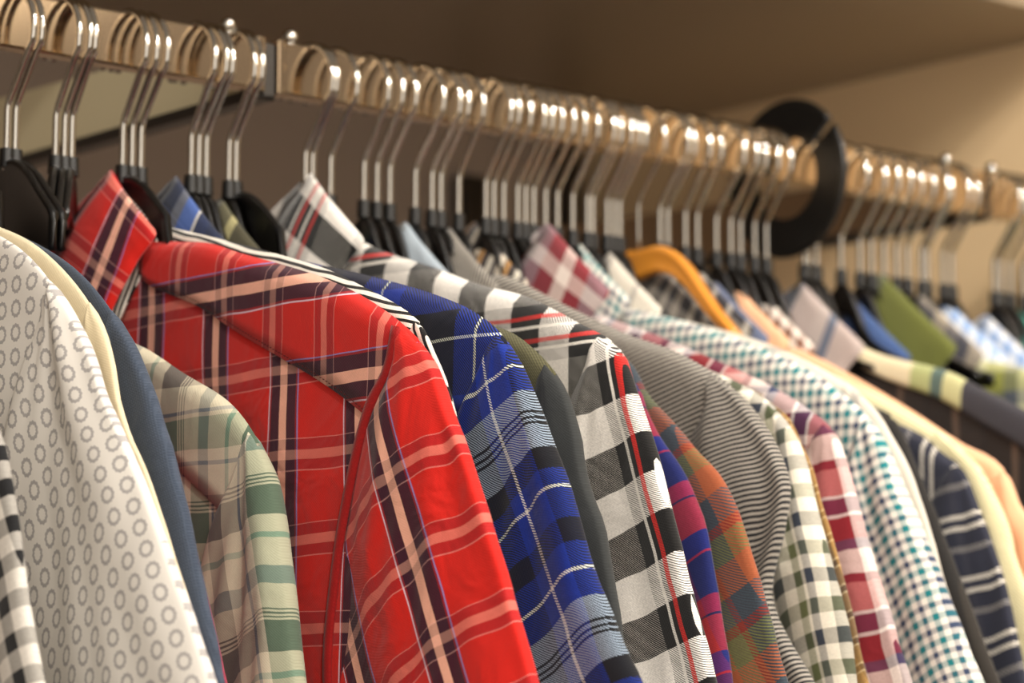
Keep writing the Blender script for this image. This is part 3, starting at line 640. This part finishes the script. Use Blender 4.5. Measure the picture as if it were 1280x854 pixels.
SH = [
 ('leftcheck', m_leftcheck, 'checked_shirt', 'blurred black and white checked shirt at the lower left corner', L(yoke=False, ts=.006)),
 ('dots', m_dots, 'patterned_shirt', 'cream shirt printed with small grey rings, nearest the camera at the left edge', L(detail=1.4, yoke=False, folds=1.4, ts=.007)),
 ('creamplain', m_cream, 'plain_shirt', 'plain pale yellow cream shirt showing as a rim behind the ring-printed shirt', L(tb=.003, ts=.004, yoke=False)),
 ('denim', m_denim, 'chambray_shirt', 'slate blue chambray shirt between the cream ring print and the sage green plaid', L(detail=1.2, ts=.007, yoke=False)),
 ('magenta', m_magenta, 'plain_shirt', 'dusty magenta shirt showing as a narrow sleeve edge beside the sage green plaid', L(tb=.003, ts=.004, yoke=False)),
 ('green', m_green, 'plaid_shirt', 'cream and sage green plaid shirt hanging just in front of the red plaid', L(detail=1.4, ts=.009, folds=1.3)),
 ('red', m_red, 'plaid_shirt', 'bright red plaid shirt with navy and white stripes, large in the foreground', L(detail=2., ts=.0095, tb=.005, collar=L(), collar_mat=m_red_collar, yoke_mat=m_red_yoke, sleeve_mat=m_red_sleeve, folds=1.2, stitch=m_thread, seam=m_redseam)),
 ('stripe', m_stripe, 'striped_shirt', 'black and cream striped shirt peeking out as a rim behind the red plaid', L(tb=.003, ts=.003, collar=L(dx=-.009, dz=-.001), collar_mat=m_stripe_trim, yoke_mat=m_stripe)),
 ('blue', m_blue, 'plaid_shirt', 'royal blue and black tartan shirt with pale grey checks and white lines', L(detail=1.8, ts=.0095, tb=.005, collar=L(dx=-.004, sc=1.06), collar_mat=m_blue_collar, yoke_mat=m_blue_yoke, sleeve_mat=m_blue_sleeve, folds=1.5)),
 ('olive', m_olive, 'plain_shirt', 'dark olive shirt with charcoal sleeve between the blue tartan and the buffalo check', L(detail=1.2, ts=.0075, collar=L(dx=-.004, dz=-.006), collar_mat=m_olive_collar, sleeve_mat=m_olive_sleeve)),
 ('bw', m_bw, 'plaid_shirt', 'black and white buffalo check flannel shirt with thin red lines', L(detail=1.8, ts=.0095, tb=.006, collar=L(dx=.008, dz=.009, sc=1.08), collar_mat=m_bw_collar, yoke_mat=m_bw_yoke, sleeve_mat=m_bw_sleeve, folds=1.)),
 ('redblue', m_redblue, 'plaid_shirt', 'crimson and cobalt blue plaid shirt, sleeve right behind the buffalo check', L(ts=.006, collar=L(dx=-.012, dz=-.010, sc=.9), collar_mat=m_palegreen)),
 ('orange', m_orange, 'plaid_shirt', 'rust orange and olive plaid flannel shirt in front of the grey pinstripe', L(ts=.007, collar=L(dx=-.01, dz=-.02, sc=.85))),
 ('lightblue', m_lightblue, 'plain_shirt', 'pale blue shirt whose small pointed collar peeks above the buffalo check shoulder', L(tb=.003, ts=.003, collar=L(dz=-.004, sc=.95))),
 ('greystripe', m_grey, 'striped_shirt', 'fine grey and cream pinstriped shirt with a rounded shoulder', L(detail=1.4, ts=.011, tb=.005, collar=L(dz=-.006), sleeve_mat=m_grey_sleeve, folds=1.6)),
 ('gingham', m_gingham, 'checked_shirt', 'white, olive and charcoal gingham shirt in front of the maroon plaid', L(detail=1.3, ts=.008, folds=1.4)),
 ('tan', m_tan, 'checked_shirt', 'golden brown checked shirt showing as a narrow strip left of the maroon plaid', L(tb=.003, ts=.004, collar=L(dx=-.018, dz=.002, sc=1.05), collar_mat=m_tan_collar)),
 ('maroon', m_maroon, 'plaid_shirt', 'maroon, white and navy plaid shirt with a broad rounded collar', L(detail=1.4, ts=.009, tb=.005, collar=L(dx=.022, dz=-.006, sc=1.15), collar_mat=m_maroon_collar, folds=1.5)),
 ('teal', m_teal, 'checked_shirt', 'teal and white gingham shirt with small checks', L(detail=1.4, ts=.010, tb=.005, collar=L(dz=-.004))),
 ('whitegrey', m_whitegrey, 'plain_shirt', 'off-white shirt directly behind the teal gingham', L(tb=.004, ts=.005, collar=L(dx=.004, dz=-.008))),
 ('black', m_black, 'plain_shirt', 'washed black shirt with a mottled grey collar, under the wooden hanger', L(ts=.010, tb=.005, collar=L(dx=.008, dz=-.012), collar_mat=m_snow)),
 ('navywhite', m_navywhite, 'checked_shirt', 'navy flannel shirt with white cross stripes and a dark checked collar', L(ts=.007, collar=L(dx=.010, dz=-.014), collar_mat=m_navywhite_collar)),
 ('creamtwill', m_creamtwill, 'plain_shirt', 'cream yellow diagonal twill shirt with a slate blue collar', L(ts=.006, collar=L(dx=.006, dz=-.018), collar_mat=m_slate)),
 ('peach', m_peach, 'plain_shirt', 'plain peach shirt behind the cream yellow twill', L(ts=.007, collar=L(dx=.003, dz=-.018))),
 ('browndots', m_brown, 'patterned_shirt', 'brown and white blotted print shirt with its collar behind the peach one', L(tb=.003, ts=.003, collar=L(dx=.002, dz=-.020))),
 ('greycollar', m_gbody, 'plaid_shirt', 'dark brown shadow plaid shirt with pale grey collar and cream and navy shoulder', L(detail=1.2, ts=.008, tb=.005, collar=L(dz=-.016, sc=1.15), collar_mat=m_gcol, yoke_mat=m_gyoke, yoke_depth=.42)),
 ('denimblue', m_denimblue, 'denim_shirt', 'washed blue denim shirt with a pointed collar, in front of the olive green jacket', L(collar=L(dz=-.018, sc=1.05))),
 ('greenjacket', m_greenj, 'canvas_jacket', 'olive green jacket with a wide open collar behind the blue denim', L(cat='jacket', collar=L(dx=.004, dz=-.012, sc=1.35))),
 ('greybeige', m_wbbody, 'checked_shirt', 'olive yellow plaid shirt with a grey beige collar, right of the green jacket', L(collar=L(dx=.0, dz=-.012, sc=1.15), collar_mat=m_gb)),
 ('whiteblue', m_wb, 'checked_shirt', 'white and light blue check shirt, left of the two alike at the right edge', L(collar=L(dx=.0, dz=-.012, sc=1.1))),
 ('whiteblue2', m_wb, 'checked_shirt', 'white and light blue check shirt, right of the two alike at the right edge', L(collar=L(dx=-.002, dz=-.016, sc=1.05))),
 ('tealtop', m_tealtop, 'plain_shirt', 'mint green shirt at the far right end of the rail', L(collar=L(dz=-.012, sc=1.1))),
]
HY = [-.1701, -.1655, -.1405, -.135, -.1305, -.0985, -.0925, -.0870, -.0540, -.0490, -.0440, -.0287, -.0240, .0240, .0290, .0419, .062, .0755, .0843, .1016, .1165, .1233, .1337, .1554, .1642, .1750, .1832, .1895, .2057, .2154, .2279, .2358, .2445, .2565, .2674, .2834, .2983, .3087, .3242, .3356, .3492, .3651, .3764, .3870, .3990, .4335, .4455, .4693, .4851, .4994, .5250, .5358, .5506, .5731, .6347, .6453, .6576, -.2, -.22, -.235, -.285]
SHORT = dict(leftcheck='black and white checked shirt', dots='ring-printed cream shirt', creamplain='plain pale yellow cream shirt', denim='slate blue chambray shirt', magenta='dusty magenta shirt', green='sage green plaid shirt', red='bright red plaid shirt',
 stripe='black and cream striped shirt', blue='royal blue tartan shirt', olive='dark olive shirt', bw='buffalo check flannel shirt', redblue='crimson and cobalt plaid shirt', orange='rust orange and olive plaid shirt',
 lightblue='pale blue shirt', greystripe='grey pinstriped shirt', gingham='olive gingham shirt', tan='golden brown checked shirt', maroon='maroon plaid shirt', teal='teal gingham shirt', whitegrey='off-white shirt',
 black='washed black shirt', navywhite='navy cross-striped flannel shirt', creamtwill='cream yellow twill shirt', peach='peach shirt', browndots='brown blotted print shirt', greycollar='brown shadow plaid shirt',
 denimblue='washed denim shirt', greenjacket='olive green jacket', greybeige='olive yellow plaid shirt', whiteblue='left white and blue check shirt', whiteblue2='right white and blue check shirt', tealtop='mint green shirt')
own = [OUT[k][0] for k in OUT]
free = []
for h in sorted(HY):      # every garment keeps its own hanger; the rest fill the gaps
    if h != .2834 and min(abs(h - o) for o in own + free) > .0042: free.append(h)
WOOD_Y = .2834
hang_y = {}
for k in OUT:
    hang_y[k] = OUT[k][0]
def low_ridge(y, rng=.004):
    """the lowest shoulder line of the garments next to a hanger: its arms lie under the cloth"""
    near = [OUT[k][1] for k in OUT if abs(OUT[k][0] - y) < rng] or [BASE]
    ss = [.03 + .01 * i for i in range(21)]
    tips = min(tip_of(r)[0] for r in near)
    return [(s, min(interp([(a, b) for a, b in r], s) for r in near) - .006) for s in ss if s < tips - .004] + [(tips + .012, min(tip_of(r)[1] for r in near) - .03)]
def arm_kw(y, own):
    if -.18 < y < -.15: return L(swivel=-.05, lim=.058)
    if -.15 < y < -.12: return L(swivel=-.6, lim=.05)
    return L(low=((not own) or y > .03 or -.095 < y < -.05) and not .058 < y < .064)
def bare_ridge(y):
    if -.18 < y < -.12: return None
    r = low_ridge(y, .014)
    return r[:7] + [(.150, r[6][1] - .03)]
for i, (k, mt, nm, lab, kw) in enumerate(SH):
    y, out = OUT[k]
    make_shirt(k, y, out, mt, name=nm, label=lab, seed=i + 1, **kw)
    make_hanger(hang_y[k], 'black hanger with chrome hook holding the ' + SHORT[k], 'hangers holding the shirts', None if -.18 < y < -.12 else low_ridge(y), rz=random.uniform(-.08, .08), **arm_kw(y, True))
make_hanger(WOOD_Y, 'honey coloured wooden hanger with a thin wire hook among the black ones', None, low_ridge(WOOD_Y, .03), wooden=True)
cnt = {}
for y in free:
    nb = min(OUT, key=lambda k: abs(OUT[k][0] - y)); rel = 'in front of' if OUT[nb][0] > y else 'behind'
    cnt.setdefault((rel, nb), -1); cnt[rel, nb] += 1
    s = 0 if y < 0 else (1 if y < .4185 else 2)
    make_hanger(y, 'black hanger with chrome hook, %s %s the %s' % (['next', 'second', 'third', 'fourth'][cnt.setdefault((rel, nb), 0)], rel, SHORT[nb]), ['bare hangers on the left rail section', 'bare hangers on the middle rail section', 'bare hangers beyond the size ring'][s], bare_ridge(y), rz=random.uniform(-.08, .08), **arm_kw(y, False))
